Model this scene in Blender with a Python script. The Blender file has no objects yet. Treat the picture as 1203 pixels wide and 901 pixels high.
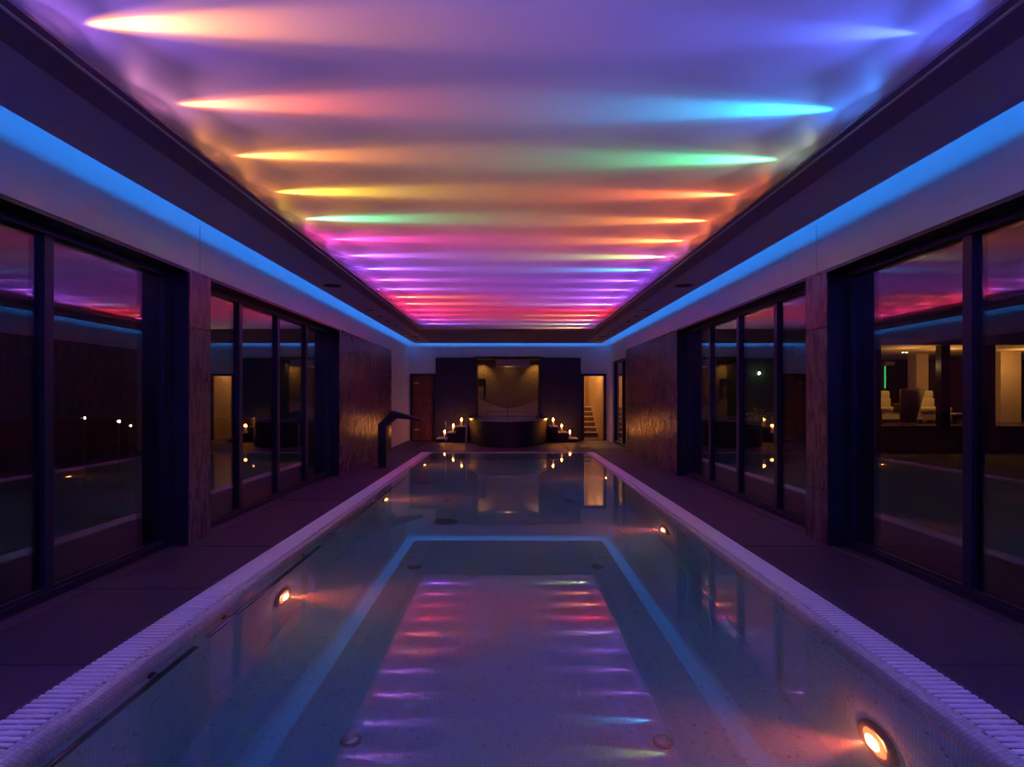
import bpy, bmesh, math, random
from mathutils import Vector, Matrix
random.seed(7)
S = bpy.context.scene
COL = S.collection
H = 1.37            # camera height above the deck
F = 690.0           # focal length in pixels of the 1203 px frame
PI = math.pi

# ------------------------------------------------------------------ camera
cam = bpy.data.cameras.new('camera'); co = bpy.data.objects.new('camera', cam); COL.objects.link(co)
cam.sensor_width = 36.0; cam.lens = F/1203*36
cam.shift_x = 4.5/1203; cam.shift_y = 15.8/1203
cam.clip_start = .05; cam.clip_end = 200
co.location = (0, 0, H); co.rotation_euler = (PI/2, 0, 0)
S.camera = co

# ------------------------------------------------------------------ world / exposure
w = bpy.data.worlds.new('night'); S.world = w; w.use_nodes = True
w.node_tree.nodes['Background'].inputs[0].default_value = (.012, .016, .05, 1)
w.node_tree.nodes['Background'].inputs[1].default_value = .06
S.view_settings.view_transform = 'Standard'; S.view_settings.look = 'None'
S.view_settings.gamma = 1; S.view_settings.use_curve_mapping = False
S.view_settings.exposure = 0.42
cy = S.cycles
cy.max_bounces = 16; cy.diffuse_bounces = 5; cy.glossy_bounces = 8; cy.transmission_bounces = 14
cy.transparent_max_bounces = 8; cy.volume_bounces = 1
cy.caustics_reflective = True; cy.caustics_refractive = True; cy.blur_glossy = .3
cy.sample_clamp_indirect = 40.0; cy.use_denoising = True

# ------------------------------------------------------------------ lamps
def link(o): COL.objects.link(o); return o
def spot(loc, tgt, col, power, half, blend, r=.01):
    l = bpy.data.lights.new('spot_lamp', 'SPOT'); l.energy = power; l.color = col
    l.spot_size = 2*math.radians(half); l.spot_blend = blend; l.shadow_soft_size = r
    o = link(bpy.data.objects.new('spot_lamp', l)); o.location = loc
    o.rotation_euler = (Vector(tgt)-Vector(loc)).to_track_quat('-Z', 'Y').to_euler(); return o
def point(loc, col, power, r=.02):
    l = bpy.data.lights.new('point_lamp', 'POINT'); l.energy = power; l.color = col; l.shadow_soft_size = r
    o = link(bpy.data.objects.new('point_lamp', l)); o.location = loc; return o
def area(loc, tgt, sx, sy, col, power, along=None):
    l = bpy.data.lights.new('area_lamp', 'AREA'); l.shape = 'RECTANGLE'; l.size = sx; l.size_y = sy
    l.energy = power; l.color = col
    o = link(bpy.data.objects.new('area_lamp', l)); o.location = loc
    z = (Vector(loc)-Vector(tgt)).normalized()
    x = Vector(along) if along else Vector((1, 0, 0))
    x = (x - z*x.dot(z)).normalized(); y = z.cross(x)
    o.rotation_euler = Matrix((x, y, z)).transposed().to_euler(); return o

CEIL = 3.165; SOF = 3.03; LIPX = 2.144; LIPZ = 3.068
# colour-changing spots behind the lip of the ceiling coffer, one every 0.77 m
PUR = (.36, .08, 1); BLUE = (.075, .14, 1.0); IND = (.22, .14, 1); LIL = (.58, .17, .95); RED = (1, .03, .10); ORA = (1, .30, .06)
PINK = (1, .06, .42); YEL = (1, .62, .04); GRN = (.08, 1, .42); CYA = (.02, .5, 1.0); REDO = (1, .17, .05); WLI = (.7, .5, 1)
PEACH = (1, .32, .05); YGR = (.6, .9, .12)
LEFT = [PEACH, REDO, ORA, YEL, GRN, PINK, LIL, LIL, LIL, LIL, REDO, REDO, RED, RED, PINK, PUR]
RIGHT = [BLUE, CYA, GRN, REDO, ORA, ORA, YGR, CYA, LIL, LIL, LIL, WLI, RED, ORA, ORA, YGR]
GL = [1.0, .9, .8, .9, .8, .8, .6, .6, .6, .6, 1.0, 1.0, .9, .7, .8, .8]
GR = [.25, .9, .7, .9, .8, .8, .7, .8, .5, .5, .5, .6, 1.1, 1.0, .9, .8]
# each fitting throws a coloured core and a softer second colour that carries across the ceiling
VIO = (.55, .08, .8); MAU = (.8, .13, .5); BRO = (.95, .30, .06); OLI = (.75, .42, .06)
LWIDE = [(.42, .16, .9), (.75, .25, .5), BRO, BRO, OLI, PINK, VIO, PUR, (.75, .08, .8), VIO, (1, .03, .16), (1, .03, .16), (1, .03, .2), (1, .03, .3), (.8, .06, .6), PUR]
RWIDE = [BLUE, (.05, .24, 1), (.4, .5, .35), REDO, REDO, REDO, MAU, PUR, PUR, PUR, PUR, VIO, RED, RED, PINK, PUR]
GW = [.8, .8, .8, .8, .9, 1.8, 1.6, 1.5, 1.5, 1.5, 2.0, 2.2, 2.0, 1.8, 1.2, 1.0]
NEAR = [BLUE, IND] + [(.25, .13, 1)]*4
K_CORE = 420.0; K_HOT = 55.0; K_MID = 64.0; K_WIDE = 46.0; K_FAR = 110.0; K_FILL = 10.0; K_LOW = 68.0
def profile_group():
    """photometric profile of one fitting: lobes by elevation and azimuth (degrees)"""
    g = bpy.data.node_groups.new('fitting_profile', 'ShaderNodeTree')
    g.interface.new_socket('Core', in_out='OUTPUT', socket_type='NodeSocketFloat')
    g.interface.new_socket('Wide', in_out='OUTPUT', socket_type='NodeSocketFloat')
    def m(op, a, b=None):
        n = g.nodes.new('ShaderNodeMath'); n.operation = op
        for q, v in enumerate((a, b)):
            if v is None: continue
            if isinstance(v, (int, float)): n.inputs[q].default_value = v
            else: g.links.new(v, n.inputs[q])
        return n.outputs[0]
    tc = g.nodes.new('ShaderNodeTexCoord'); sx = g.nodes.new('ShaderNodeSeparateXYZ'); g.links.new(tc.outputs['Normal'], sx.inputs[0])
    el = m('MULTIPLY', m('ARCSINE', sx.outputs[1]), 57.2958)
    az = m('MULTIPLY', m('ARCTAN2', m('ABSOLUTE', sx.outputs[0]), m('ABSOLUTE', sx.outputs[2])), 57.2958)
    def lobe(k, e0, eh, ah):
        a = m('DIVIDE', m('SUBTRACT', el, e0), eh); b = m('DIVIDE', az, ah)
        t = m('MAXIMUM', m('SUBTRACT', 1.0, m('ADD', m('MULTIPLY', a, a), m('MULTIPLY', b, b))), 0.0)
        return m('MULTIPLY', m('MULTIPLY', m('MULTIPLY', t, t), m('SUBTRACT', 3.0, m('MULTIPLY', t, 2.0))), k)
    core = m('ADD', m('ADD', lobe(K_CORE, 3.2, 14, 8.5), lobe(K_HOT*1.3, 3.4, 15, 15)), lobe(K_MID, .8, 10, 18))
    wide = m('ADD', m('ADD', lobe(K_WIDE, .8, 4.5, 27), lobe(K_FAR, 1.5, 2.6, 28)), m('ADD', lobe(K_FILL, 7.4, 16, 80), m('ADD', lobe(K_LOW, 2.5, 9, 44), m('ADD', lobe(1.1, 8, 30, 88), lobe(.13, 45, 46, 95)))))
    cut = m('MINIMUM', m('MAXIMUM', m('DIVIDE', m('SUBTRACT', el, .4), .8), 0.0), 1.0)      # added cutoff: fades emission out towards the lip, no such part fitted
    o = g.nodes.new('NodeGroupOutput'); g.links.new(m('MULTIPLY', core, cut), o.inputs[0]); g.links.new(m('MULTIPLY', wide, cut), o.inputs[1]); return g
PROFILE = profile_group()
def coffer(side, n, col, wide, g, gw):
    d = (2.83 if side < 0 else 2.90) + .772*n
    o = spot((side*2.30, d, 3.083), (0, d, 3.083), (1, 1, 1), 1.0, 80, 0, .004)
    l = o.data; l.use_nodes = True; t = l.node_tree; em = t.nodes['Emission']
    gr = t.nodes.new('ShaderNodeGroup'); gr.node_tree = PROFILE
    parts = []
    for q, (c, k) in enumerate(((col, g), (wide, gw))):
        v = t.nodes.new('ShaderNodeVectorMath'); v.operation = 'SCALE'; v.inputs[0].default_value = tuple(x*k for x in c)
        t.links.new(gr.outputs[q], v.inputs['Scale']); parts.append(v.outputs[0])
    ad = t.nodes.new('ShaderNodeVectorMath'); ad.operation = 'ADD'
    t.links.new(parts[0], ad.inputs[0]); t.links.new(parts[1], ad.inputs[1])
    t.links.new(ad.outputs[0], em.inputs['Color']); em.inputs['Strength'].default_value = 1.0
for n in range(16):
    coffer(-1, n, LEFT[n], LWIDE[n], GL[n], GW[n]); coffer(1, n, RIGHT[n], RWIDE[n], GR[n], 1.3 if n == 0 else 1.1 if n == 1 else GW[n])
coffer(1, 16, YEL, MAU, .7, .6)
for k in range(6):
    coffer(-1, -1-k, NEAR[k], NEAR[k], 1.2, 1.4 if k == 0 else 6.5); coffer(1, -1-k, NEAR[k], NEAR[k], 1.2, 1.4 if k == 0 else 6.5)  # unseen near fittings, wide output raised to brighten deck and gratings
# blue LED strips lying in the slot between soffit and wall
CB = (.02, .25, 1.0)
for s in (-1, 1):
    area((s*2.80, 7.6, 3.075), (s*3.15, 7.6, 3.20), 21.0, .03, CB, 25, (0, 1, 0))
area((0, 18.06, 3.075), (0, 18.46, 3.20), 5.9, .03, CB, 12, (1, 0, 0))

# ------------------------------------------------------------------ materials
def nt(name):
    m = bpy.data.materials.new(name); m.use_nodes = True
    return m, m.node_tree, m.node_tree.nodes['Principled BSDF']
def N(t, typ, **kw):
    n = t.nodes.new(typ)
    for k, v in kw.items(): setattr(n, k, v)
    return n
def mathn(t, op, a, b=None):
    n = N(t, 'ShaderNodeMath', operation=op)
    for i, v in enumerate((a, b)):
        if v is None: continue
        if isinstance(v, (int, float)): n.inputs[i].default_value = v
        else: t.links.new(v, n.inputs[i])
    return n.outputs[0]
def plain(name, col, rough=.6, metal=0, noise=0.0, scale=6.0, bump=0.0, spec=.5):
    m, t, p = nt(name)
    p.inputs['Roughness'].default_value = rough; p.inputs['Metallic'].default_value = metal
    p.inputs['Specular IOR Level'].default_value = spec
    c = (*col, 1)
    tc = N(t, 'ShaderNodeTexCoord')
    nz = N(t, 'ShaderNodeTexNoise'); nz.inputs['Scale'].default_value = scale; nz.inputs['Detail'].default_value = 6
    t.links.new(tc.outputs['Object'], nz.inputs['Vector'])
    r = N(t, 'ShaderNodeValToRGB')
    r.color_ramp.elements[0].color = tuple(x*(1-noise) for x in col)+(1,); r.color_ramp.elements[0].position = .3
    r.color_ramp.elements[1].color = tuple(min(1, x*(1+noise)) for x in col)+(1,); r.color_ramp.elements[1].position = .7
    t.links.new(nz.outputs['Fac'], r.inputs[0]); t.links.new(r.outputs[0], p.inputs['Base Color'])
    if bump:
        b = N(t, 'ShaderNodeBump'); b.inputs['Strength'].default_value = bump; b.inputs['Distance'].default_value = .01
        t.links.new(nz.outputs['Fac'], b.inputs['Height']); t.links.new(b.outputs[0], p.inputs['Normal'])
    return m
def emit(name, col, s):
    m, t, p = nt(name)
    p.inputs['Base Color'].default_value = (*col, 1); p.inputs['Emission Color'].default_value = (*col, 1)
    p.inputs['Emission Strength'].default_value = s; return m
def stone(name, col, rough, vein=.35, fibre=1.0):
    m, t, p = nt(name)
    g = N(t, 'ShaderNodeNewGeometry'); oi = N(t, 'ShaderNodeObjectInfo')
    mp = N(t, 'ShaderNodeMapping'); mp.inputs['Scale'].default_value = (9, 9, 9/(1+6*fibre))
    t.links.new(g.outputs['Position'], mp.inputs['Vector'])
    off = N(t, 'ShaderNodeVectorMath', operation='SCALE'); off.inputs[0].default_value = (13, 7, 5)
    t.links.new(oi.outputs['Random'], off.inputs['Scale']); t.links.new(off.outputs[0], mp.inputs['Location'])
    nz = N(t, 'ShaderNodeTexNoise'); nz.inputs['Scale'].default_value = 1.6; nz.inputs['Detail'].default_value = 9
    nz.inputs['Roughness'].default_value = .65; nz.inputs['Distortion'].default_value = .8
    t.links.new(mp.outputs[0], nz.inputs['Vector'])
    r = N(t, 'ShaderNodeValToRGB')
    r.color_ramp.elements[0].position = .32; r.color_ramp.elements[0].color = tuple(x*(1-vein) for x in col)+(1,)
    r.color_ramp.elements[1].position = .7; r.color_ramp.elements[1].color = tuple(x*(1+vein) for x in col)+(1,)
    t.links.new(nz.outputs['Fac'], r.inputs[0])
    hs = N(t, 'ShaderNodeHueSaturation')
    t.links.new(mathn(t, 'ADD', mathn(t, 'MULTIPLY', oi.outputs['Random'], .35), .82), hs.inputs['Value'])
    t.links.new(r.outputs[0], hs.inputs['Color']); t.links.new(hs.outputs[0], p.inputs['Base Color'])
    t.links.new(mathn(t, 'ADD', mathn(t, 'MULTIPLY', nz.outputs['Fac'], .25), rough-.12), p.inputs['Roughness'])
    b = N(t, 'ShaderNodeBump'); b.inputs['Strength'].default_value = .2; b.inputs['Distance'].default_value = .0018
    t.links.new(nz.outputs['Fac'], b.inputs['Height']); t.links.new(b.outputs[0], p.inputs['Normal'])
    return m
def mosaic(name, col, grout, size=.025, speck=.012, rough=.25, spec=.4):
    m, t, p = nt(name)
    g = N(t, 'ShaderNodeNewGeometry')
    sc = N(t, 'ShaderNodeVectorMath', operation='SCALE'); sc.inputs['Scale'].default_value = 1/size
    t.links.new(g.outputs['Position'], sc.inputs[0])
    of = N(t, 'ShaderNodeVectorMath', operation='ADD'); of.inputs[1].default_value = (.37, .41, .43)
    t.links.new(sc.outputs[0], of.inputs[0])
    fr = N(t, 'ShaderNodeVectorMath', operation='FRACTION'); t.links.new(of.outputs[0], fr.inputs[0])
    fl = N(t, 'ShaderNodeVectorMath', operation='FLOOR'); t.links.new(of.outputs[0], fl.inputs[0])
    ab = N(t, 'ShaderNodeVectorMath', operation='ABSOLUTE'); t.links.new(g.outputs['True Normal'], ab.inputs[0])
    sf = N(t, 'ShaderNodeSeparateXYZ'); t.links.new(fr.outputs[0], sf.inputs[0])
    sn = N(t, 'ShaderNodeSeparateXYZ'); t.links.new(ab.outputs[0], sn.inputs[0])
    tot = None
    for i in range(3):
        line = mathn(t, 'GREATER_THAN', mathn(t, 'ABSOLUTE', mathn(t, 'SUBTRACT', sf.outputs[i], .5)), .43)
        k = mathn(t, 'MULTIPLY', line, mathn(t, 'LESS_THAN', sn.outputs[i], .6))
        tot = k if tot is None else mathn(t, 'MAXIMUM', tot, k)
    wn = N(t, 'ShaderNodeTexWhiteNoise', noise_dimensions='3D'); t.links.new(fl.outputs[0], wn.inputs['Vector'])
    r = N(t, 'ShaderNodeValToRGB'); r.color_ramp.interpolation = 'LINEAR'
    e = r.color_ramp.elements
    e[0].position = 0; e[0].color = tuple(x*.5 for x in col)+(1,)
    e[1].position = 1; e[1].color = tuple(min(1, x*1.12) for x in col)+(1,)
    e2 = e.new(speck); e2.color = tuple(x*.5 for x in col)+(1,)
    e3 = e.new(speck+.005); e3.color = tuple(x*.88 for x in col)+(1,)
    t.links.new(wn.outputs['Value'], r.inputs[0])
    mx = N(t, 'ShaderNodeMix', data_type='RGBA'); t.links.new(tot, mx.inputs[0])
    t.links.new(r.outputs[0], mx.inputs[6]); mx.inputs[7].default_value = (*grout, 1)
    t.links.new(mx.outputs[2], p.inputs['Base Color'])
    t.links.new(mathn(t, 'ADD', mathn(t, 'MULTIPLY', tot, .5), rough), p.inputs['Roughness'])
    p.inputs['Specular IOR Level'].default_value = spec
    return m
def wood(name, c1, c2, rough=.4):
    m, t, p = nt(name)
    tc = N(t, 'ShaderNodeTexCoord'); mp = N(t, 'ShaderNodeMapping'); mp.inputs['Scale'].default_value = (12, 12, 1.2)
    t.links.new(tc.outputs['Object'], mp.inputs[0])
    nz = N(t, 'ShaderNodeTexNoise'); nz.inputs['Scale'].default_value = 2.5; nz.inputs['Detail'].default_value = 6; nz.inputs['Distortion'].default_value = 1
    t.links.new(mp.outputs[0], nz.inputs[0]); r = N(t, 'ShaderNodeValToRGB')
    r.color_ramp.elements[0].color = (*c1, 1); r.color_ramp.elements[1].color = (*c2, 1)
    r.color_ramp.elements[0].position = .35; r.color_ramp.elements[1].position = .65
    t.links.new(nz.outputs['Fac'], r.inputs[0]); t.links.new(r.outputs[0], p.inputs['Base Color'])
    p.inputs['Roughness'].default_value = rough; return m
def glassmat(name, ior, col=(1, 1, 1)):
    m, t, p = nt(name)
    t.nodes.remove(p); g = N(t, 'ShaderNodeBsdfGlass'); g.inputs['IOR'].default_value = ior
    g.inputs['Roughness'].default_value = 0; g.inputs['Color'].default_value = (*col, 1)
    t.links.new(g.outputs[0], t.nodes['Material Output'].inputs['Surface']); return m

M = {}
M['plaster'] = plain('white_plaster', (.78, .77, .76), .75, noise=.02, scale=3)
M['ceil'] = plain('ceiling_membrane', (.85, .85, .85), .55, noise=.01, scale=1)
M['fascia'] = plain('dark_fascia_paint', (.25, .16, .30), .55, noise=.04)
M['soffit'] = plain('soffit_paint', (.52, .47, .66), .7, noise=.02)
M['stone'] = stone('brown_slate', (.10, .046, .085), .27, .25, .6)
M['darkstone'] = stone('dark_slate', (.026, .02, .068), .5, .3, .2)
M['deck'] = stone('deck_slate', (.056, .038, .080), .5, .3, 0)
M['grout'] = plain('dark_grout', (.03, .028, .03), .9, noise=.1)
M['frame'] = plain('dark_aluminium', (.03, .028, .075), .35, .6, noise=.05)
M['tile'] = mosaic('pool_mosaic', (.40, .62, .66), (.27, .43, .46), spec=0, rough=.6)
M['lip'] = mosaic('coping_mosaic', (.50, .52, .52), (.30, .32, .33))
M['grate'] = plain('white_grating_plastic', (.78, .78, .80), .4, noise=.03)
M['chan'] = plain('dark_gutter', (.05, .05, .07), .6, noise=.05)
M['chrome'] = plain('polished_steel', (.72, .72, .74), .12, 1, noise=.03)
M['railsteel'] = plain('dark_polished_steel', (.30, .28, .33), .15, 1, noise=.03)
M['steel'] = plain('brushed_dark_steel', (.06, .055, .075), .35, .9, noise=.05)
M['black'] = plain('black_fitting', (.012, .012, .014), .5, noise=.1)
M['ring'] = plain('lamp_ring', (.16, .13, .13), .35, .7, noise=.05)
M['glass'] = glassmat('window_glass', 1.5, (.97, .98, .98))
M['lamp'] = emit('pool_lamp_glow', (1, .42, .12), 30)
M['lens'] = emit('pool_lamp_lens', (1, .10, .03), 3.5)
M['flame'] = emit('candle_flame', (1, .33, .055), 48)
M['wax'] = plain('ivory_wax', (.85, .72, .55), .5, noise=.03)
M['tread'] = plain('pale_tread_stone', (.62, .55, .50), .35, noise=.08)
M['tubstone'] = stone('tub_stone', (.016, .011, .022), .6, .3, 0)
M['rim'] = plain('pale_rim_stone', (.40, .36, .43), .2, noise=.06)
M['gold'] = mosaic('golden_mosaic', (.30, .20, .09), (.16, .10, .05), .03, .08, .4)
M['goldpale'] = mosaic('pale_gold_mosaic', (.62, .46, .28), (.34, .24, .14), .03, .05, .4)
M['wooddoor'] = wood('red_brown_wood', (.10, .03, .015), (.20, .065, .03))
M['warmwall'] = plain('warm_plaster', (.70, .52, .33), .8, noise=.05, scale=2)
M['darkwood'] = wood('dark_panel_wood', (.035, .016, .01), (.07, .03, .018))
M['riser'] = plain('brown_riser', (.12, .06, .04), .6, noise=.1)
M['leather'] = plain('cream_leather', (.72, .62, .46), .5, noise=.05, scale=9, bump=.1)
M['tan'] = plain('tan_leather', (.34, .22, .12), .5, noise=.08, scale=9, bump=.1)
M['bulb'] = emit('garden_bulb', (1, .82, .6), 25)
M['down'] = emit('downlight_glow', (1, .75, .4), 14)
M['green'] = emit('green_neon', (.08, 1, .25), .45)
M['wlamp'] = emit('wall_lamp_glow', (.75, 1, .7), 6)
M['paving'] = plain('night_paving', (.05, .05, .045), .9, noise=.2)
M['leaf'] = plain('grey_green_leaf', (.26, .27, .15), .6, noise=.2)
M['silver'] = plain('paper_plate', (.6, .6, .55), .5)
m, t, p = nt('pool_water')
t.nodes.remove(p); g = N(t, 'ShaderNodeBsdfGlass'); g.inputs['IOR'].default_value = 1.333; g.inputs['Roughness'].default_value = 0
t.links.new(g.outputs[0], t.nodes['Material Output'].inputs['Surface'])
va = N(t, 'ShaderNodeVolumeAbsorption'); va.inputs['Color'].default_value = (.02, .80, .95, 1); va.inputs['Density'].default_value = .58
vs = N(t, 'ShaderNodeVolumeScatter'); vs.inputs['Color'].default_value = (.9, .95, 1, 1); vs.inputs['Density'].default_value = .22
ad = N(t, 'ShaderNodeAddShader'); t.links.new(va.outputs[0], ad.inputs[0]); t.links.new(vs.outputs[0], ad.inputs[1])
t.links.new(ad.outputs[0], t.nodes['Material Output'].inputs['Volume'])
M['water'] = m
M['tubwater'] = glassmat('tub_water', 1.333)

# ------------------------------------------------------------------ mesh helpers
def box(bm, x0, x1, y0, y1, z0, z1, bev=0):
    if x0 > x1: x0, x1 = x1, x0
    if y0 > y1: y0, y1 = y1, y0
    r = bmesh.ops.create_cube(bm, size=1)
    for v in r['verts']:
        v.co = Vector(((x0+x1)/2+v.co.x*(x1-x0), (y0+y1)/2+v.co.y*(y1-y0), (z0+z1)/2+v.co.z*(z1-z0)))
    if bev:
        ed = list({e for v in r['verts'] for e in v.link_edges})
        bmesh.ops.bevel(bm, geom=ed, offset=bev, segments=2, affect='EDGES', profile=.5)
    return bm
def B(*a, bev=0): return box(bmesh.new(), *a, bev=bev)
def cyl(bm, p0, p1, r0, r1=None, n=16):
    p0 = Vector(p0); p1 = Vector(p1); r1 = r0 if r1 is None else r1
    q = (p1-p0).to_track_quat('Z', 'Y').to_matrix().to_4x4(); q.translation = (p0+p1)/2
    bmesh.ops.create_cone(bm, cap_ends=True, segments=n, radius1=r0, radius2=max(r1, 1e-5), depth=(p1-p0).length, matrix=q)
    return bm
def tube(bm, pts, r, n=10):
    pts = [Vector(p) for p in pts]; rings = []
    for i, p in enumerate(pts):
        d = (pts[min(i+1, len(pts)-1)]-pts[max(i-1, 0)]).normalized()
        a = d.orthogonal() if i == 0 else (la - d*la.dot(d))
        a.normalize(); la = a; b = d.cross(a)
        rings.append([bm.verts.new(p+r*(math.cos(2*PI*k/n)*a+math.sin(2*PI*k/n)*b)) for k in range(n)])
    for i in range(len(rings)-1):
        for k in range(n):
            bm.faces.new((rings[i][k], rings[i][(k+1) % n], rings[i+1][(k+1) % n], rings[i+1][k]))
    bm.faces.new(rings[0][::-1]); bm.faces.new(rings[-1]); return bm
def lathe(bm, prof, c=(0, 0, 0), n=24, axis='Z'):
    rings = []
    for r, h in prof:
        ring = []
        for k in range(n):
            a = 2*PI*k/n; x, y = r*math.cos(a), r*math.sin(a)
            v = (x, y, h) if axis == 'Z' else (h, x, y)
            ring.append(bm.verts.new(Vector(c)+Vector(v)))
        rings.append(ring)
    for i in range(len(rings)-1):
        for k in range(n):
            bm.faces.new((rings[i][k], rings[i][(k+1) % n], rings[i+1][(k+1) % n], rings[i+1][k]))
    bm.faces.new(rings[0][::-1]); bm.faces.new(rings[-1]); return bm
def extr(bm, prof, y0, y1, axis='Y'):
    """closed profile of (x,z) [axis Y] or (y,z) [axis X] points extruded"""
    def P(p, s): return (p[0], s, p[1]) if axis == 'Y' else ((s, p[0], p[1]) if axis == 'X' else (p[0], p[1], s))
    a = [bm.verts.new(P(p, y0)) for p in prof]; b = [bm.verts.new(P(p, y1)) for p in prof]
    n = len(prof)
    for i in range(n): bm.faces.new((a[i], a[(i+1) % n], b[(i+1) % n], b[i]))
    bm.faces.new(a[::-1]); bm.faces.new(b); return bm
def obj(name, bm, mat, parent=None, smooth=False):
    bmesh.ops.recalc_face_normals(bm, faces=bm.faces)
    me = bpy.data.meshes.new(name); bm.to_mesh(me); bm.free()
    me.materials.append(M[mat] if isinstance(mat, str) else mat)
    if smooth:
        for f in me.polygons: f.use_smooth = True
    o = link(bpy.data.objects.new(name, me))
    if parent: o.parent = parent; o.matrix_parent_inverse = parent.matrix_world.inverted()
    return o
def piece(name, me, loc, parent):
    o = link(bpy.data.objects.new(name, me)); o.parent = parent; o.location = Vector(loc)-PL.get(parent.name, Vector()); return o
PL = {}
def tag(o, label, cat, group=None):
    o['label'] = label; o['category'] = cat
    if group: o['group'] = group
    return o
def thing(name, label, cat, loc, group=None):
    o = link(bpy.data.objects.new(name, None)); o.location = loc; o.empty_display_size = .2
    PL[o.name] = Vector(loc); tag(o, label, cat, group); return o
def part(name, bm, mat, parent, smooth=False):
    """bm in world coordinates, parented to an Empty or mesh thing"""
    off = parent.location.copy(); p = parent
    while p.parent: p = p.parent; off += p.location
    for v in bm.verts: v.co -= off
    bmesh.ops.recalc_face_normals(bm, faces=bm.faces)
    me = bpy.data.meshes.new(name); bm.to_mesh(me); bm.free(); me.materials.append(M[mat])
    if smooth:
        for f in me.polygons: f.use_smooth = True
    o = link(bpy.data.objects.new(name, me)); o.parent = parent; return o
def struct(name, bm, mat):
    o = obj(name, bm, mat); o['kind'] = 'structure'; return o
def copy_thing(o, loc, label, group=None):
    def rec(src, par):
        c = src.copy(); COL.objects.link(c)
        if par: c.parent = par
        for ch in list(src.children): rec(ch, c)
        return c
    c = rec(o, None); c.location = loc; c['label'] = label
    if group: c['group'] = group
    return c

# ------------------------------------------------------------------ the room
Y0, PE, YB = -3.0, 14.65, 18.46          # near wall, pool end, back wall
WX, PX = 2.946, 3.15                     # stone face and plaster face of the side walls
POOLX, GIN, GOUT = 1.85, 1.957, 2.15     # basin wall, grating inner and outer edge
PN = .9                                  # near end of the pool
STOP = 2.523                             # top of stone and lintels

# floor base + slabs
fl = bmesh.new()
for s in (-1, 1): box(fl, s*GOUT, s*3.45, Y0, YB+.3, -.30, -.02)
box(fl, -GOUT, GOUT, PE+.06, YB+.3, -.30, -.02); box(fl, -GOUT, GOUT, Y0, PN-.06, -.30, -.02)
floor = struct('floor', fl, 'grout')
def slab_mesh(dx, dy, dz, mat, bev, nm):
    bm = B(-dx/2, dx/2, -dy/2, dy/2, -dz, 0); 
    top = [e for e in bm.edges if all(v.co.z > -1e-4 for v in e.verts)]
    bmesh.ops.bevel(bm, geom=top, offset=bev, segments=1, affect='EDGES')
    bmesh.ops.recalc_face_normals(bm, faces=bm.faces)
    me = bpy.data.meshes.new(nm); bm.to_mesh(me); bm.free(); me.materials.append(M[mat]); return me
SL = 1.2
deck_me = slab_mesh(.805, SL-.008, .03, 'deck', .004, 'slab'); thr_me = slab_mesh(.27, SL-.008, .03, 'deck', .004, 'slab')
for s in (-1, 1):
    y = Y0+.6
    while y-.6 < PE-.1:
        z = random.uniform(-.0015, .0015)
        piece('slab', deck_me, (s*(GOUT+.412), y, z), floor)
        piece('slab', thr_me, (s*3.125, y, -.004), floor)
        y += SL
    yend = y-.6
ysl = yend
bx_me = slab_mesh(.78, (YB-ysl)/3-.008, .03, 'deck', .004, 'slab')
for i in range(8):
    for j in range(3):
        piece('slab', bx_me, (-2.76+.788*i, ysl+(YB-ysl)/3*(j+.5), random.uniform(-.001, .001)), floor)
mid_me = slab_mesh(1.06, ysl-PE-.07, .03, 'deck', .004, 'slab')
for i in range(4):
    piece('slab', mid_me, (-1.6+1.067*i, (PE+.06+ysl)/2, 0), floor)

# plaster side walls above and beyond the stone, back wall with openings
WT = 3.50
for s, nm in ((-1, 'wall_left'), (1, 'wall_right')):
    b = bmesh.new()
    box(b, s*PX, s*3.45, Y0, YB, STOP+.02, WT)                       # band above windows and stone
    if s < 0: box(b, s*PX, s*3.45, 14.8, YB, -.02, STOP+.02)
    else:
        box(b, s*PX, s*3.45, 14.7, 15.2, -.02, STOP+.02); box(b, s*PX, s*3.45, 17.75, YB, -.02, STOP+.02)
        box(b, s*PX, s*3.45, 15.2, 17.75, 2.44, STOP+.02)
    wl = struct(nm, b, 'plaster')
    part('movement_joint', B(s*(PX-.004), s*PX, 5.995, 6.005, STOP, 3.12), 'soffit', wl)
    # backing of the stone cladding and blocks
    def clad(ya, yb, cols, rows, nm2, x_face, x_back):
        core = part(nm2, B(s*(x_face+.02), s*x_back, ya+.004, yb-.004, -.02, STOP-.004), 'grout', wl)
        dy = (yb-ya)/cols; dz = STOP/rows
        for r in range(rows):
            shift = (r % 2)*.5*dy if cols > 1 else 0
            edges = [ya]+[ya+dy*k+shift for k in range(0 if shift else 1, cols)]+[yb]
            edges = sorted(set(round(e, 4) for e in edges))
            for a, c in zip(edges[:-1], edges[1:]):
                pr = random.uniform(0, .007)
                bb = B(s*(x_face-pr), s*(x_face+.03), a+.002, c-.002, r*dz+.002, (r+1)*dz-.002, bev=.003)
                part('block', bb, 'stone', wl)
    clad(10.25, 14.8 if s < 0 else 14.7, 6, 8, 'cladding_core', WX, 3.45)
    clad(5.42, 5.81, 1, 5, 'pier_core', WX, 3.45)
    # end face of the pier towards the camera and reveal of the panel
    part('lintel', B(s*WX, s*3.45, Y0, 5.42, STOP-.0, STOP+.03), 'frame', wl)
    part('lintel', B(s*WX, s*3.45, 5.81, 10.25, STOP-.0, STOP+.03), 'frame', wl)
    part('stone_cap', B(s*WX, s*PX, 5.42, 5.81, STOP, STOP+.03), 'stone', wl)
    part('stone_cap', B(s*WX, s*PX, 10.25, 14.8 if s < 0 else 14.7, STOP, STOP+.03), 'stone', wl)
struct('wall_near', B(-3.45, 3.45, Y0-.1, Y0, -.02, WT), 'plaster')
bk = bmesh.new()
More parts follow.
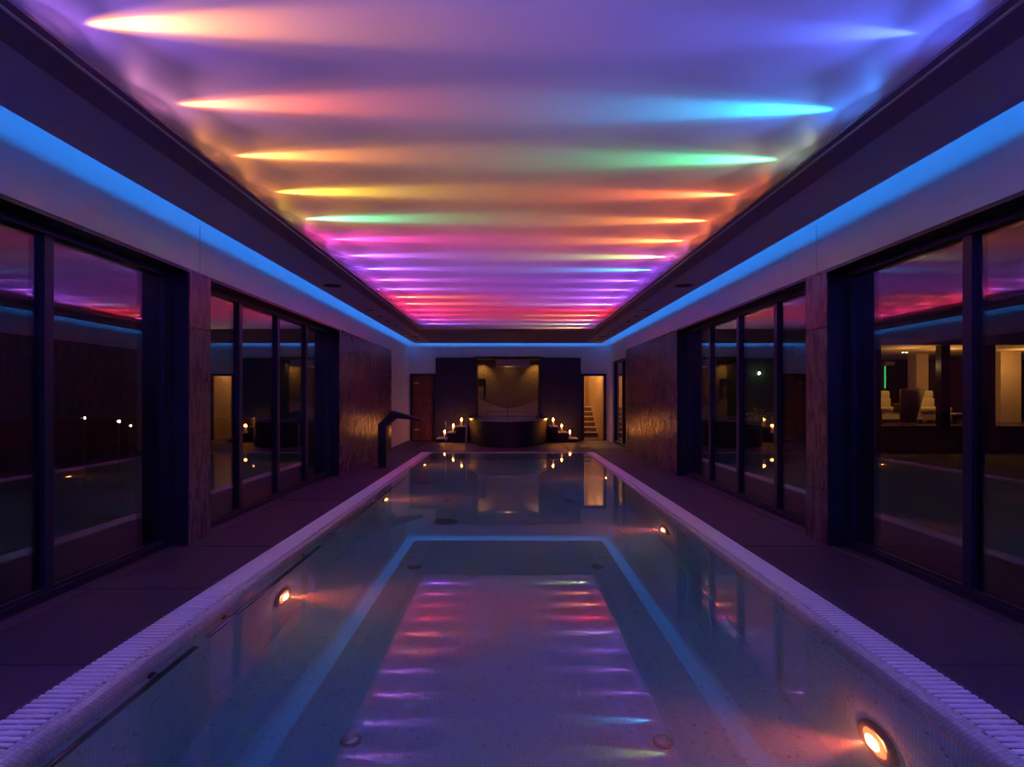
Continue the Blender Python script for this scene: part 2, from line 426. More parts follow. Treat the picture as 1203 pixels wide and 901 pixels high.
box(bk, -3.45, 3.45, YB, YB+.2, 2.60, WT)
box(bk, -3.45, -3.08, YB, YB+.2, -.02, 2.6); box(bk, 3.08, 3.45, YB, YB+.2, -.02, 2.6)
for s in (-1, 1): box(bk, s*3.08, s*2.28, YB, YB+.2, 2.10, 2.6)
wb = struct('wall_back', bk, 'plaster')
for s in (-1, 1):
    part('panel_core', B(s*2.28, s*1.0, YB+.0, YB+.2, -.02, 2.60), 'grout', wb)
    for r in range(6):
        for k in range(2):
            x0 = 1.0+.64*k; z0 = r*2.6/6
            part('block', B(s*(x0+.002), s*(x0+.638), YB-.03-random.uniform(0, .005), YB+.01, z0+.002, z0+.431, bev=.003), 'darkstone', wb)

# ceiling, bulkhead and end pieces
struct('ceiling', B(-2.60, 2.60, Y0, 15.7, CEIL, CEIL+.05), 'ceil')
lid = bmesh.new()
for s in (-1, 1): box(lid, s*2.60, s*3.45, Y0, YB+.2, WT, WT+.04)
box(lid, -2.6, 2.6, 15.7, YB+.2, WT, WT+.04)
struct('trim_1', lid, 'plaster')
def fascia_prof(inner, lip, sgn, o=0):
    # inner = distance of lip edge, soffit begins .226 further out
    pts = [(lip+.0, LIPZ+.0175), (lip, LIPZ)]
    for k in range(1, 9):
        a = k/8; pts.append((lip+.226*a, LIPZ-(LIPZ-SOF)*(a**1.0)-.010*math.sin(PI*a)))
    pts += [(lip+.226, SOF+.028), (lip+.05, LIPZ-.004)]
    return [(sgn*x+o, z) for x, z in pts]
for i, s in enumerate((-1, 1)):
    tr = struct('trim_%d' % (2+i), extr(bmesh.new(), fascia_prof(0, LIPX, s), Y0, 14.85), 'fascia')
    part('soffit', B(s*2.365, s*2.89, Y0, 18.15, SOF, SOF+.022), 'soffit', tr)
    part('trough', B(s*2.60, s*2.64, Y0, 15.74, SOF+.02, WT), 'plaster', tr)
    part('trough', B(s*2.18, s*2.60, Y0, 15.7, SOF+.022, SOF+.034), 'plaster', tr)
tr = struct('trim_4', extr(bmesh.new(), [(y, z) for y, z in fascia_prof(0, 14.8, 1)], -2.37, 2.37, 'X'), 'fascia')
part('soffit', B(-2.37, 2.37, 15.02, 18.15, SOF, SOF+.022), 'fascia', tr)
part('trough', B(-2.6, 2.6, 15.7, 15.74, SOF+.02, WT), 'plaster', tr)

# ------------------------------------------------------------------ windows
GX = 3.16
def window(n, s, ya, yb, mull):
    b = bmesh.new()
    box(b, s*(GX-.05), s*(GX+.06), ya, yb, 2.47, STOP)                # head
    box(b, s*(GX-.05), s*(GX+.06), ya, yb, -.02, .05)                 # bottom rail
    wn = struct('window_%d' % n, b, 'frame')
    for y in (ya+.05, yb-.05): part('jamb', B(s*(GX-.05), s*(GX+.06), y-.05, y+.05, .05, 2.47), 'frame', wn)
    ed = [ya+.1]
    for y in sorted(mull):
        part('mullion', B(s*(GX-.035), s*(GX+.06), y-.04, y+.04, .05, 2.47), 'frame', wn)
        ed += [y-.04, y+.04]
    ed.append(yb-.1)
    for a, c in zip(ed[0::2], ed[1::2]):
        pb = bmesh.new()
        box(pb, s*(GX), s*(GX+.006), a, c, .05, 2.47); box(pb, s*(GX+.022), s*(GX+.028), a, c, .05, 2.47)
        part('pane', pb, 'glass', wn)
        part('sill_rail', B(s*(GX-.03), s*(GX-.002), a, c, .05, .075), 'frame', wn)
ml = [4.0-1.125*k for k in range(6)]
window(1, -1, Y0, 5.42, ml); window(2, -1, 5.81, 10.25, [6.87, 8.0, 9.12])
window(3, 1, Y0, 5.42, ml); window(4, 1, 5.81, 10.25, [6.87, 8.0, 9.12])
# reveals at both ends of the recesses
for k, (s, nm) in enumerate(((-1, 'trim_5'), (1, 'trim_6'))):
    b = bmesh.new()
    for y in (5.42, 5.81, 10.25):
        sg = -1 if y in (5.42, 10.25) else 1
        box(b, s*(WX+.006), s*(GX-.05), y+sg*.001, y+sg*.012, 0, STOP)
    struct(nm, b, 'frame')

# ------------------------------------------------------------------ doors
def frame_door(n, xa, xb, z1, y):
    b = bmesh.new()
    box(b, xa, xa+.07, y-.03, y+.2, 0, z1); box(b, xb-.07, xb, y-.03, y+.2, 0, z1); box(b, xa+.07, xb-.07, y-.03, y+.2, z1-.07, z1)
    return struct('door_%d' % n, b, 'frame')
d1 = frame_door(1, -3.08, -2.28, 2.10, YB)
lf = part('door_leaf', B(-3.01, -2.35, YB+.05, YB+.09, .005, 2.03, bev=.003), 'wooddoor', d1)
part('sign_plate', B(-2.97, -2.80, YB+.042, YB+.05, 1.78, 1.83), 'silver', lf)
part('sign_plate', B(-2.97, -2.80, YB+.042, YB+.05, .32, .36), 'silver', lf)
part('handle', tube(bmesh.new(), [(-2.42, YB+.05, 1.02), (-2.42, YB, 1.02), (-2.54, YB, 1.02)], .01), 'chrome', lf)
d2 = frame_door(2, 2.28, 3.08, 2.10, YB)
lf2 = part('door_leaf', B(2.35, 2.395, YB+.05, YB+.75, .005, 2.03), 'wooddoor', d2)
part('handle', tube(bmesh.new(), [(2.40, YB+.68, 1.02), (2.45, YB+.68, 1.02), (2.45, YB+.56, 1.02)], .01), 'chrome', lf2)
# glazed door in the right wall beyond the stone panel
b = bmesh.new()
for y in (15.23, 16.46, 17.69): box(b, 3.2, 3.29, y-.03, y+.06, 0, 2.44)
box(b, 3.2, 3.29, 15.2, 17.75, 2.38, 2.44); box(b, 3.2, 3.29, 15.2, 17.75, -.02, .06)
d3 = struct('door_3', b, 'frame')
for a, c in ((15.29, 16.43), (16.52, 17.66)):
    pb = bmesh.new(); box(pb, 3.24, 3.246, a, c, .06, 2.38); box(pb, 3.26, 3.266, a, c, .06, 2.38)
    part('pane', pb, 'glass', d3)
# corridor behind the right hand door: walls, ceiling, stairs
b = bmesh.new(); box(b, 3.05, 3.15, YB+.2, 23.5, 0, 3.4); 
struct('wall_corridor_right', b, 'warmwall')
struct('wall_corridor_end', B(1.8, 3.05, 23.4, 23.5, 0, 3.4), 'warmwall')
struct('wall_corridor_left', B(1.75, 1.85, YB+.9, 23.5, 0, 3.4), 'darkwood')
struct('ceiling_corridor', B(1.75, 3.15, YB+.2, 23.5, 3.4, 3.45), 'warmwall')
struct('floor_corridor', B(1.75, 3.15, YB+.2, 23.5, -.1, 0), 'deck')
st = thing('staircase', 'lit flight of brown steps with pale treads seen through the right doorway', 'stairs', (2.45, 20.0, 0))
for k in range(6):
    part('riser', B(1.86, 3.045, 20.0+.3*k, 20.0+.3*k+.3, 0 if k == 0 else .17*k, .17*(k+1)-.03), 'riser', st)
    part('tread', B(1.86, 3.045, 19.98+.3*k, 20.3+.3*k, .17*(k+1)-.03, .17*(k+1)), 'tread', st)
point((2.6, 19.6, 2.75), (1, .48, .15), 50, 0); point((2.5, 21.6, 3.0), (1, .48, .15), 30, 0)

# ------------------------------------------------------------------ alcove behind the tub
for s, n_ in ((-1, 7), (1, 8)): struct('trim_%d' % n_, B(s*1.0, s*1.1, YB+.2, 19.75, 0, 2.58), 'darkstone')
struct('ceiling_alcove', B(-1.1, 1.1, YB, 19.75, 2.58, 2.64), 'darkstone')
al = struct('wall_alcove', B(-1.0, 1.0, 19.68, 19.75, 0, 2.58), 'gold')
# curved pale relief: two wave bands across the lower half of the mosaic
def wave(f_lo, f_hi, y, th, mat, nm, par, n=40, x0=-1.0, x1=1.0):
    bm = bmesh.new(); fr = []; 
    for k in range(n+1):
        x = x0+(x1-x0)*k/n
        fr.append([bm.verts.new((x, y, f_lo(x))), bm.verts.new((x, y, f_hi(x))), bm.verts.new((x, y+th, f_hi(x))), bm.verts.new((x, y+th, f_lo(x)))])
    for k in range(n):
        for j in range(4): bm.faces.new((fr[k][j], fr[k][(j+1) % 4], fr[k+1][(j+1) % 4], fr[k+1][j]))
    bm.faces.new(fr[0][::-1]); bm.faces.new(fr[-1])
    return part(nm, bm, mat, par)
top = lambda x: 1.02+.30*(abs(x+.0)**1.7)*(1 if x > 0 else 1.15)
wave(lambda x: .55, top, 19.655, .025, 'goldpale', 'wave_relief', al)
wave(lambda x: top(x)-.012, lambda x: top(x)+.012, 19.645, .012, 'gold', 'wave_line', al)
wave(lambda x: .88-.10*x*x, lambda x: .90-.10*x*x, 19.648, .008, 'gold', 'wave_line', al)
part('header_panel', B(-.40, .72, 19.0, 19.5, 2.36, 2.58), 'soffit', al)
# niche frame
nb = bmesh.new()
box(nb, -.82, -.76, 19.60, 19.68, 1.38, 1.98); box(nb, -1.0, -.76, 19.60, 19.68, 1.92, 1.98)
part('niche_frame', nb, 'frame', al)
for x in (-.86, .90):
    spot((x, 19.35, 2.56), (x*1.02, 19.66, 1.9), (1, .55, .16), 9, 50, .8, 0)
point((0, 19.2, 2.3), (1, .55, .16), .8, 0)
tp = thing('tub_tap', 'slim chrome filler tap standing in the middle of the golden alcove', 'tap', (-.02, 19.45, .74))
part('tap_stem', cyl(bmesh.new(), (-.02, 19.45, .70), (-.02, 19.45, 1.10), .012), 'chrome', tp)
part('spout', tube(bmesh.new(), [(-.02, 19.45, 1.08), (-.02, 19.38, 1.10), (-.02, 19.30, 1.07)], .010), 'chrome', tp)
part('lever', cyl(bmesh.new(), (-.02, 19.45, 1.02), (.07, 19.43, 1.04), .008), 'chrome', tp)

# ------------------------------------------------------------------ whirlpool tub
tb = thing('whirlpool_tub', 'raised dark stone whirlpool tub with rounded front and pale rim before the alcove', 'hot tub', (0, 17.2, 0))
def ell(a, bb, n=48): return [(a*math.cos(PI+PI*k/n), YB-.04+bb*math.sin(PI+PI*k/n)) for k in range(n+1)]
def tubpoly(a, bb, yback, xa): return [(-xa, yback)]+ell(a, bb)+[(xa, yback)]
def plate(o_, i_, z0, z1):
    bm = bmesh.new(); n = len(o_)
    vo = [[bm.verts.new((x, y, z)) for x, y in o_] for z in (z0, z1)]; vi = [[bm.verts.new((x, y, z)) for x, y in i_] for z in (z0, z1)]
    for k in range(n):
        k2 = (k+1) % n
        bm.faces.new((vo[0][k], vo[0][k2], vo[1][k2], vo[1][k])); bm.faces.new((vi[0][k], vi[0][k2], vi[1][k2], vi[1][k]))
        bm.faces.new((vo[1][k], vo[1][k2], vi[1][k2], vi[1][k])); bm.faces.new((vo[0][k], vo[0][k2], vi[0][k2], vi[0][k]))
    return bm
O1 = tubpoly(1.20, 2.60, 19.6, .985); I1 = tubpoly(1.05, 2.44, 19.45, .93)
O2 = tubpoly(1.24, 2.64, 19.62, .99)
part('tub_body', plate(O1, I1, 0, .70), 'tubstone', tb)
part('rim', plate(O2, I1, .70, .75), 'rim', tb)
b = bmesh.new(); b.faces.new([b.verts.new((x, y, .1)) for x, y in I1]); part('basin', b, 'tile', tb)
b = bmesh.new(); b.faces.new([b.verts.new((x*1.02, y, .72)) for x, y in I1]); part('tub_water', b, 'tubwater', tb)

# steps with candles either side of the tub
LX = [(-1.578, -1.30), (-1.837, -1.585), (-2.17, -1.845)]
RX = [(1.27, 1.50), (1.51, 1.81), (1.82, 2.12)]
LZ = [.488, .304, .12]
CX = {-1: [-1.415, -1.664, -1.925], 1: [1.363, 1.622, 1.87]}
ORD = ['top', 'middle', 'lowest']
def steps(s, xs):
    side = 'left' if s < 0 else 'right'
    st = thing('tub_steps', 'dark stone steps with three pale treads on the %s side of the tub' % side, 'steps', (xs[1][0], 17.95, 0))
    for (a, c), z in zip(xs, LZ):
        part('step_body', B(a+.01, c-.001, 17.70, 18.36, 0, z-.03), 'tubstone', st)
        part('tread', B(a, c, 17.68, 18.38, z-.03, z), 'tread', st)
steps(-1, LX); steps(1, RX)
def candle(loc, label):
    x, y, z = loc
    c = thing('candle', label, 'candle', loc, 'candles on the tub steps')
    wp = part('wax_pillar', lathe(bmesh.new(), [(.03, z), (.03, z+.14), (.024, z+.145), (.005, z+.14)], (x, y, 0), 16), 'wax', c, True)
    part('wick', cyl(bmesh.new(), (x, y, z+.14), (x, y, z+.165), .002, n=6), 'black', wp)
    fb = lathe(bmesh.new(), [(.002, z+.158), (.021, z+.170), (.028, z+.19), (.020, z+.216), (.006, z+.238), (.001, z+.25)], (x, y, 0), 12)
    part('flame', fb, 'flame', c, True)
    point((x, y-.045, z+.20), (1, .27, .045), .45, 0)
for s, nm in ((-1, 'left'), (1, 'right')):
    for k in range(3):
        candle((CX[s][k], 17.80, LZ[k]), 'lit candle on the %s tread of the steps %s of the tub' % (ORD[k], nm))

# ------------------------------------------------------------------ pool
WL = -.018; PD = -1.40
pool = thing('swimming_pool', 'long rectangular mosaic swimming pool filled to its rounded overflow edge', 'swimming pool', (0, 7.8, 0))
b = bmesh.new(); box(b, -POOLX-.2, POOLX+.2, PN-.2, PE+.2, PD-.1, PD); part('basin_floor', b, 'tile', pool)
for s in (-1, 1): part('basin_wall', B(s*POOLX, s*(POOLX+.3), PN-.2, PE+.06, PD, -.14), 'tile', pool)
part('basin_wall', B(-POOLX, POOLX, PE-.06, PE+.05, PD, -.14), 'tile', pool)
part('basin_wall', B(-POOLX, POOLX, PN-.2, PN, PD, -.14), 'tile', pool)
def lip_prof(s):
    pts = [(POOLX, -.14)]
    for k in range(9):
        a = PI/2*k/8; pts.append((POOLX+.095*(1-math.cos(a)), -.11+.104*math.sin(a)))
    pts += [(GIN, -.006), (GIN, -.14)]
    return [(s*x, z) for x, z in pts]
for s in (-1, 1): part('coping', extr(bmesh.new(), lip_prof(s), PN-.2, PE+.06), 'lip', pool, False)
part('coping', B(-POOLX-.1, POOLX+.1, PE-.06, PE+.06, -.14, -.004, bev=.02), 'lip', pool)
part('coping', B(-POOLX, POOLX, PN-.16, PN, -.14, -.004), 'lip', pool)
wt = obj('pool_water', B(-GIN+.004, GIN-.004, PN-.03, PE-.02, PD-.02, WL), 'water'); wt['kind'] = 'stuff'
tag(wt, 'still clear water filling the long mosaic swimming pool', 'water')

# overflow gratings
sb = B(-.0965, .0965, -.012, .012, -.011, 0); 
bmesh.ops.bevel(sb, geom=[e for e in sb.edges if all(v.co.z > -1e-4 for v in e.verts)], offset=.004, segments=1, affect='EDGES')
bmesh.ops.recalc_face_normals(sb, faces=sb.faces)
slat_me = bpy.data.meshes.new('slat'); sb.to_mesh(slat_me); sb.free(); slat_me.materials.append(M['grate'])
PITCH = .042
for s, nm in ((-1, 'left'), (1, 'right')):
    gx = s*(GIN+GOUT)/2
    gr = thing('overflow_grating', 'white slatted overflow grating along the %s edge of the pool' % nm, 'grating', (gx, 8, 0))
    n = 0; y = 2.15
    while y < PE and n < 300:
        piece('slat', slat_me, (gx, y, .001), gr); y += PITCH; n += 1
    bm = bmesh.new(); yy = PN-.1
    while yy < 2.13: box(bm, gx-.0965, gx+.0965, yy-.012, yy+.012, -.010, .001); yy += PITCH
    part('near_slats', bm, 'grate', gr)['kind'] = 'stuff'
    part('bearer', B(gx-.012, gx+.012, PN-.16, PE+.05, -.022, -.010), 'grate', gr)
    part('gutter', B(gx-.098, gx+.098, PN-.16, PE+.06, -.20, -.17), 'chan', gr)

def under(px, py, depth):
    """where the sight line through a pixel meets the level `depth` under water"""
    dx = (px-597)/F; dz = (py-466.3)/F
    L = math.hypot(1, dx); hs = H-WL
    r = hs/dz*L; ti = math.atan2(r, hs); tr_ = math.asin(math.sin(ti)/1.333)
    R = r+(depth)*math.tan(tr_)
    return R/L*dx, R/L
# drains and inlets on the pool floor
def drain(px, py, rad, label, group=None):
    x, y = under(px, py, -PD+WL)
    o = thing('floor_inlet', label, 'pool fitting', (x, y, PD), group)
    part('flange', lathe(bmesh.new(), [(rad, PD), (rad, PD+.012), (rad*.86, PD+.018), (rad*.84, PD+.008)], (x, y, 0), 28), 'steel', o, False)
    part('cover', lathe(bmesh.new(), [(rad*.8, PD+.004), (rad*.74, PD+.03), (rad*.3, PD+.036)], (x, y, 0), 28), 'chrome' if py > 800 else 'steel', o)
drain(412, 870.5, .062, 'round steel inlet on pool floor, nearest of those on the left')
drain(779, 872, .062, 'round steel inlet on pool floor, nearest of those on the right')
drain(487, 666, .07, 'round dark floor inlet left of the far half of the pool')
drain(702, 666, .07, 'round dark floor inlet right of the far half of the pool')
drain(523, 613, .17, 'large dark round drain on the pool floor, left of centre')
drain(497.5, 567, .10, 'dark round floor fitting deep in pool near the left spout')
drain(525.5, 588, .08, 'small dark floor fitting beyond the large round drain')
drain(669.5, 588.3, .075, 'small dark floor fitting on right near the pool end')

# underwater lamps
PLZ = -.76
def pool_lamp(s, y, label):
    x = s*POOLX
    o = thing('pool_lamp', label, 'lamp', (x, y, PLZ), 'orange underwater lamps')
    bz = part('bezel', lathe(bmesh.new(), [(.155, 0), (.155, -s*.012), (.14, -s*.028), (.105, -s*.03), (.10, -s*.012)], (x, y, PLZ), 32, 'X'), 'ring', o, True)
    part('lens', lathe(bmesh.new(), [(.10, 0), (.10, -s*.02), (.07, -s*.032), (.03, -s*.036)], (x, y, PLZ), 24, 'X'), 'lens', o, True)
    part('bulb', lathe(bmesh.new(), [(.055, -s*.02), (.055, -s*.036), (.04, -s*.045), (.012, -s*.05)], (x, y, PLZ), 20, 'X'), 'lamp', o, True)
    part('screw', lathe(bmesh.new(), [(.008, -s*.02), (.008, -s*.034)], (x, y, PLZ+.13), 8, 'X'), 'chrome', bz)
    spot((x-s*.07, y, PLZ), (x-s*2, y, PLZ-.05), (1, .065, .02), 170, 29, 1.0, 0)
    spot((x-s*.07, y, PLZ), (x-s*2, y, PLZ-.1), (1, .10, .03), 3, 60, 1.0, 0)
    point((x-s*.09, y, PLZ), (1, .10, .03), 4.0, 0)
pool_lamp(1, 2.93, 'orange underwater lamp nearest the camera in the right pool wall')
pool_lamp(1, 6.90, 'second orange underwater lamp along the right pool wall')
pool_lamp(1, 10.9, 'third and farthest orange underwater lamp in the right pool wall')
pool_lamp(-1, 4.79, 'orange underwater lamp nearest the camera in the left pool wall')
pool_lamp(-1, 8.74, 'second orange underwater lamp along the left pool wall')
pool_lamp(-1, 12.8, 'third and farthest orange underwater lamp in the left pool wall')

# grab rails under the left lip
RXX = -POOLX+.06
RN = ['nearest', 'second', 'third', 'farthest']
for k, (a, c) in enumerate(((1.22, 3.36), (3.50, 5.60), (5.76, 7.90), (8.05, 10.5))):
    o = thing('grab_rail', 'chrome grab rail along the left pool wall, %s from the camera' % RN[k], 'rail', (RXX, (a+c)/2, -.135), 'grab rails under the left pool edge')
    part('bar', tube(bmesh.new(), [(RXX, a, -.135), (RXX, c, -.135)], .02, 12), 'railsteel', o, True)
    for y in (a+.32, c-.32):
        br = part('bracket', tube(bmesh.new(), [(RXX, y, -.135), (RXX-.03, y, -.135), (-POOLX-.0, y, -.15)], .010, 8), 'chrome', o)
        part('rosette', lathe(bmesh.new(), [(.03, 0), (.03, .012), (.02, .016)], (-POOLX, y, -.152), 16, 'X'), 'steel', br)

# water spout on the left deck
sp = thing('water_spout', 'dark bent steel swan-neck water spout on the left deck by the pool', 'spout', (-2.44, 11.46, 0))
pr = [(-2.515, .02), (-2.515, .84), (-2.25, 1.105), (-1.65, .925), (-1.64, .905), (-1.92, .935), (-2.17, .955), (-2.36, .80), (-2.36, .02)]
sb = bmesh.new(); extr(sb, pr, 11.33, 11.59)
bl = part('blade', sb, 'steel', sp)
part('base_plate', B(-2.58, -2.30, 11.27, 11.65, 0, .02, bev=.004), 'steel', sp)
part('supply_pipe', cyl(bmesh.new(), (-2.335, 11.36, .02), (-2.335, 11.36, .24), .014), 'chrome', sp)
for z in (.76, .48): part('glint_stud', lathe(bmesh.new(), [(.014, 0), (.014, .01), (.006, .014)], (-2.36, 11.36, z), 10, 'X'), 'chrome', bl)  # chrome studs added for two bright light reflections on the blade

# steel pool ladder rails at the far edge
for x, h, nm in ((-1.60, .74, 'left'), (-1.08, .66, 'right')):
    o = thing('ladder_rail', 'slim polished steel handrail loop at the far pool edge, %s of the pair' % nm, 'handrail', (x, 14.9, 0))
    pts = [(x, 15.05, 0), (x, 15.05, h-.12)]+[(x, 14.93+.12*math.cos(a), h-.12+.12*math.sin(a)) for a in [PI*k/10 for k in range(11)]]
    pts += [(x, 14.78, .3), (x, 14.68, .02)]
    pts = [(px_+(.0 if i < 9 else .03), py_, pz_) for i, (px_, py_, pz_) in enumerate(pts)]
    part('rail', tube(bmesh.new(), pts, .012, 10), 'chrome', o, True)
    part('foot', lathe(bmesh.new(), [(.035, 0), (.035, .012), (.02, .02)], (x, 15.05, 0), 14), 'chrome', o)

# soffit fittings
for s, nm in ((-1, 'left'), (1, 'right')):
    for j, (y, r) in enumerate(((8.75, .135), (16.2, .135))):
        x = s*2.62
        o = thing('ceiling_speaker', 'round flush speaker in the %s soffit, %s' % (nm, ('nearer one' if j == 0 else 'far one near the end wall')), 'speaker', (x, y, SOF))
        part('frame_ring', lathe(bmesh.new(), [(r, SOF), (r, SOF-.006), (r-.012, SOF-.008)], (x, y, 0), 28), 'steel', o)
        part('grille', lathe(bmesh.new(), [(r-.014, SOF), (r-.014, SOF-.009), (.02, SOF-.010)], (x, y, 0), 28), 'black', o)
    for j in range(8):
        y = 11.25+.84*j
        if 15.6 < y < 16.6: y += .5 if y > 16 else -.3
        x = s*2.64
        on = ['first', 'second', 'third', 'fourth', 'fifth', 'sixth', 'seventh', 'eighth'][j]
        o = thing('downlight', 'small unlit square downlight in the %s soffit, %s in its row' % (nm, on), 'downlight', (x, y, SOF), 'unlit downlights in the soffits')
        part('trim_ring', B(x-.055, x+.055, y-.055, y+.055, SOF-.006, SOF), 'steel', o)
        part('lamp_face', B(x-.042, x+.042, y-.042, y+.042, SOF-.008, SOF), 'black', o)

# ------------------------------------------------------------------ outside: paving, lounge, garden lamps
b = bmesh.new(); box(b, -30, -3.46, -6, 40, -.2, -.05); box(b, 3.46, 30, -6, 40, -.2, -.05)
struct('terrace', b, 'paving')
LF = .63                                  # lounge floor
lg = bmesh.new(); box(lg, 9.3, 19, 15.0, 21.0, -.05, LF)
lw = struct('floor_lounge', lg, 'darkwood')
part('side_wall', B(9.25, 9.4, 15.0, 21, LF, 2.85), 'darkwood', lw)
part('rear_wall', B(9.4, 19, 20.9, 21, LF, 2.85), 'darkwood', lw)
part('lounge_ceiling', B(9.25, 19, 15.0, 21, 2.70, 2.85), 'warmwall', lw)
def lx(px, d): return (px-597)/F*d
part('pillar', B(lx(1077, 18.2), lx(1091, 18.2), 18.2, 18.6, LF, 2.7), 'warmwall', lw)
part('pillar', B(lx(1176, 17.2), lx(1200, 17.2), 17.2, 17.6, LF, 2.7), 'warmwall', lw)
part('door_frame', B(lx(1074, 18.4), lx(1076, 18.4), 18.4, 18.5, LF, 2.6), 'tread', lw)
part('panel_wall', B(lx(1092, 19.2), lx(1174, 19.2), 19.2, 19.3, LF, 2.55), 'darkwood', lw)
part('shelf_line', B(lx(1092, 19.15), lx(1174, 19.15), 19.12, 19.2, 1.30, 1.33), 'riser', lw)
part('facade_post', B(lx(1104.5, 15.1), lx(1115, 15.1), 15.05, 15.25, -.05, 2.85), 'frame', lw)
part('facade_post', B(lx(1150, 15.1), lx(1168, 15.1), 15.05, 15.25, -.05, 2.85), 'frame', lw)
o = thing('neon_tube', 'green glowing neon tube upright at the rear of the lounge', 'lamp', (lx(1040, 19.5), 19.5, 1.6))
part('tube', cyl(bmesh.new(), (lx(1040, 19.5), 19.5, 1.66), (lx(1040, 19.5), 19.5, 2.40), .022), 'green', o)
part('bracket', B(lx(1039, 19.5), lx(1050, 19.5), 19.45, 19.65, 2.42, 2.54), 'tan', o)
for k, px in enumerate((1061, 1065)):
    x = lx(px, 17.5)
    tag(obj('ceiling_spot', lathe(bmesh.new(), [(.02, 2.70), (.02, 2.685), (.012, 2.68)], (x, 17.5, 0), 12), 'down'),
        'glowing spot in the lounge ceiling, %s of the pair' % ('left' if k == 0 else 'right'), 'spotlight')
for q in ((10.9, 15.9, 2.2), (12.2, 16.2, 2.3), (14.4, 16.4, 2.3)): point(q, (1, .50, .15), 13, 0)
def rbox(x0, x1, y0, y1, z0, z1, bev=.05):
    b = B(x0, x1, y0, y1, z0, z1, bev=bev); return b
def sofa(x0, x1, y, label):
    o = thing('sofa', label, 'sofa', ((x0+x1)/2, y, LF), 'cream lounge sofas')
    part('base', rbox(x0, x1, y-.45, y+.45, LF+.08, LF+.30, .03), 'leather', o)
    n = 2; w_ = (x1-x0)/n
    for k in range(n):
        part('seat_cushion', rbox(x0+w_*k+.01, x0+w_*(k+1)-.01, y-.5, y+.25, LF+.30, LF+.46, .05), 'leather', o, True)
        part('back_cushion', rbox(x0+w_*k+.01, x0+w_*(k+1)-.01, y+.18, y+.42, LF+.42, LF+.72, .06), 'leather', o, True)
        part('headrest', rbox(x0+w_*k+.01, x0+w_*(k+1)-.01, y+.24, y+.44, LF+.70, LF+.93, .05), 'leather', o, True)
    for x in (x0+.08, x1-.08):
        for yy in (y-.38, y+.38): part('leg', B(x-.02, x+.02, yy-.02, yy+.02, LF, LF+.08), 'steel', o)
sofa(lx(1012, 17.3), lx(1053, 17.3), 17.3, 'cream leather sofa behind the armchair, left one in the lounge')
sofa(lx(1068, 17.0), lx(1105, 17.0), 17.0, 'cream leather sofa right of the armchair in the lounge')
ax = lx(1067.5, 15.9); ay = 15.9
o = thing('armchair', 'tan high-backed armchair seen from behind in the lounge', 'armchair', (ax, ay, LF))
bm = bmesh.new(); fr = []
for k in range(13):
    u = k/12*2-1
    for_ = []
    x = ax+u*.32; yb = ay-.30+.16*u*u
    wz = .98-.03*abs(u)
    fr.append([bm.verts.new((ax+u*.19, yb+.12, LF+.06)), bm.verts.new((x, yb-.06, LF+wz)), bm.verts.new((x, yb+.02, LF+wz)), bm.verts.new((ax+u*.19, yb+.22, LF+.06))])
for k in range(12):
    for j in range(4): bm.faces.new((fr[k][j], fr[k][(j+1) % 4], fr[k+1][(j+1) % 4], fr[k+1][j]))
bm.faces.new(fr[0][::-1]); bm.faces.new(fr[-1])
part('back_shell', bm, 'tan', o, True)
part('seat', rbox(ax-.22, ax+.22, ay-.12, ay+.35, LF+.30, LF+.46, .06), 'tan', o, True)
for s in (-1, 1): part('armrest', rbox(ax+s*.19, ax+s*.26, ay-.05, ay+.3, LF+.45, LF+.56, .03), 'tan', o, True)
part('pedestal', cyl(bmesh.new(), (ax, ay+.05, LF+.02), (ax, ay+.05, LF+.32), .04), 'steel', o)
part('foot_plate', lathe(bmesh.new(), [(.2, LF), (.2, LF+.015), (.05, LF+.03)], (ax, ay+.05, 0), 24), 'steel', o)
def ltable(x, y, r, h, label):
    o = thing('coffee_table', label, 'table', (x, y, LF))
    part('table_top', lathe(bmesh.new(), [(r*.96, LF+h-.05), (r, LF+h-.025), (r*.97, LF+h)], (x, y, 0), 28), 'leather', o)
    part('pedestal', cyl(bmesh.new(), (x, y, LF+.01), (x, y, LF+h-.05), .05), 'steel', o)
    part('foot_plate', lathe(bmesh.new(), [(r*.5, LF), (r*.5, LF+.015), (.05, LF+.02)], (x, y, 0), 20), 'steel', o)
ltable(lx(1034, 16.1), 16.1, .22, .42, 'pale low round table left of the tan armchair')
ltable(lx(1122, 16.2), 16.2, .16, .30, 'small pale round table right of the lounge post')
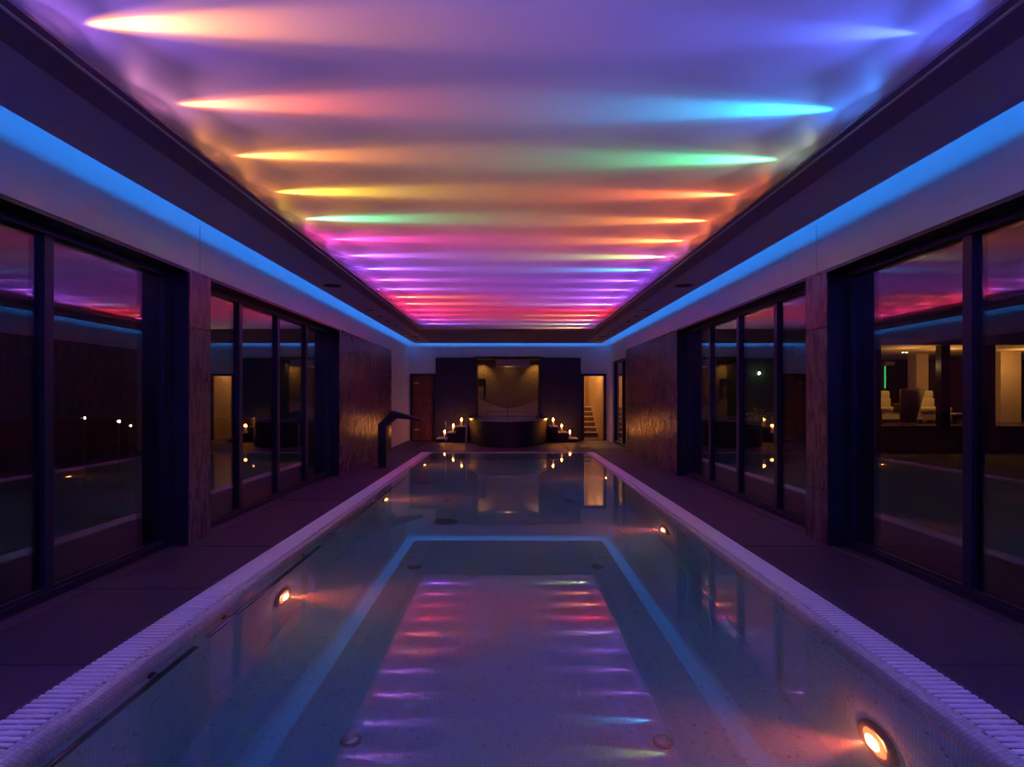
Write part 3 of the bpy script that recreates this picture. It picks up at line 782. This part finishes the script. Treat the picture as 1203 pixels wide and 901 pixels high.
# garden lamps outside the left windows
for k, (px, py, d) in enumerate(((99, 491, 9.0), (139.5, 495, 9.4), (153, 500, 9.0))):
    x = lx(px, d); z = H-(py-466.3)/F*d; r = (.014, .02, .012)[k]
    o = thing('garden_lamp', 'small glowing garden lamp outside left window, %s of three' % ('left', 'middle', 'right')[k], 'lamp', (x, d, -.05), 'garden lamps outside the left windows')
    part('post', cyl(bmesh.new(), (x, d, -.05), (x, d, z-r), .012), 'black', o)
    part('bulb', lathe(bmesh.new(), [(.004, z-r), (r*.8, z-r*.6), (r, z), (r*.8, z+r*.6), (.004, z+r)], (x, d, 0), 12), 'bulb', o, True)
    part('cap', lathe(bmesh.new(), [(r*1.3, z+r), (r*.5, z+r*1.8)], (x, d, 0), 12), 'black', o)
# courtyard wall with lamp and shrub seen through the far right window
cw = struct('wall_courtyard', B(4.5, 6.1, 12.5, 12.7, -.05, 2.6), 'paving')
wx_, wz_ = lx(893, 12.4), H+28/F*12.4
o = thing('wall_lamp', 'small greenish white lamp glowing on the courtyard wall', 'lamp', (wx_, 12.5, wz_))
part('back_plate', B(wx_-.05, wx_+.05, 12.48, 12.5, wz_-.08, wz_+.08), 'black', o)
part('bulb', lathe(bmesh.new(), [(.004, wz_-.035), (.022, wz_-.02), (.026, wz_), (.022, wz_+.02), (.004, wz_+.035)], (wx_, 12.43, 0), 12), 'wlamp', o, True)
point((wx_, 12.30, wz_), (.8, 1, .7), .35, 0)
sx_ = lx(896, 12.1)
o = thing('potted_shrub', 'pale leafy shrub in a dark planter under the courtyard wall lamp', 'shrub', (sx_, 12.15, -.05))
part('planter', B(sx_-.35, sx_+.35, 11.95, 12.4, -.05, .72, bev=.01), 'black', o)
lb = bmesh.new()
for k in range(260):
    c = Vector((sx_+random.gauss(0, .17), 12.15+random.gauss(0, .08), .78+abs(random.gauss(0, .13))))
    d = Vector((random.gauss(0, 1), random.gauss(0, 1), random.gauss(.4, .6))).normalized()*.06
    e = d.orthogonal().normalized()*.016
    lb.faces.new([lb.verts.new(v) for v in (c-d, c+e, c+d, c-e)])
part('foliage', lb, 'leaf', o)['kind'] = 'stuff'
point((sx_-.1, 11.8, 1.3), (1, .75, .35), .8, 0)
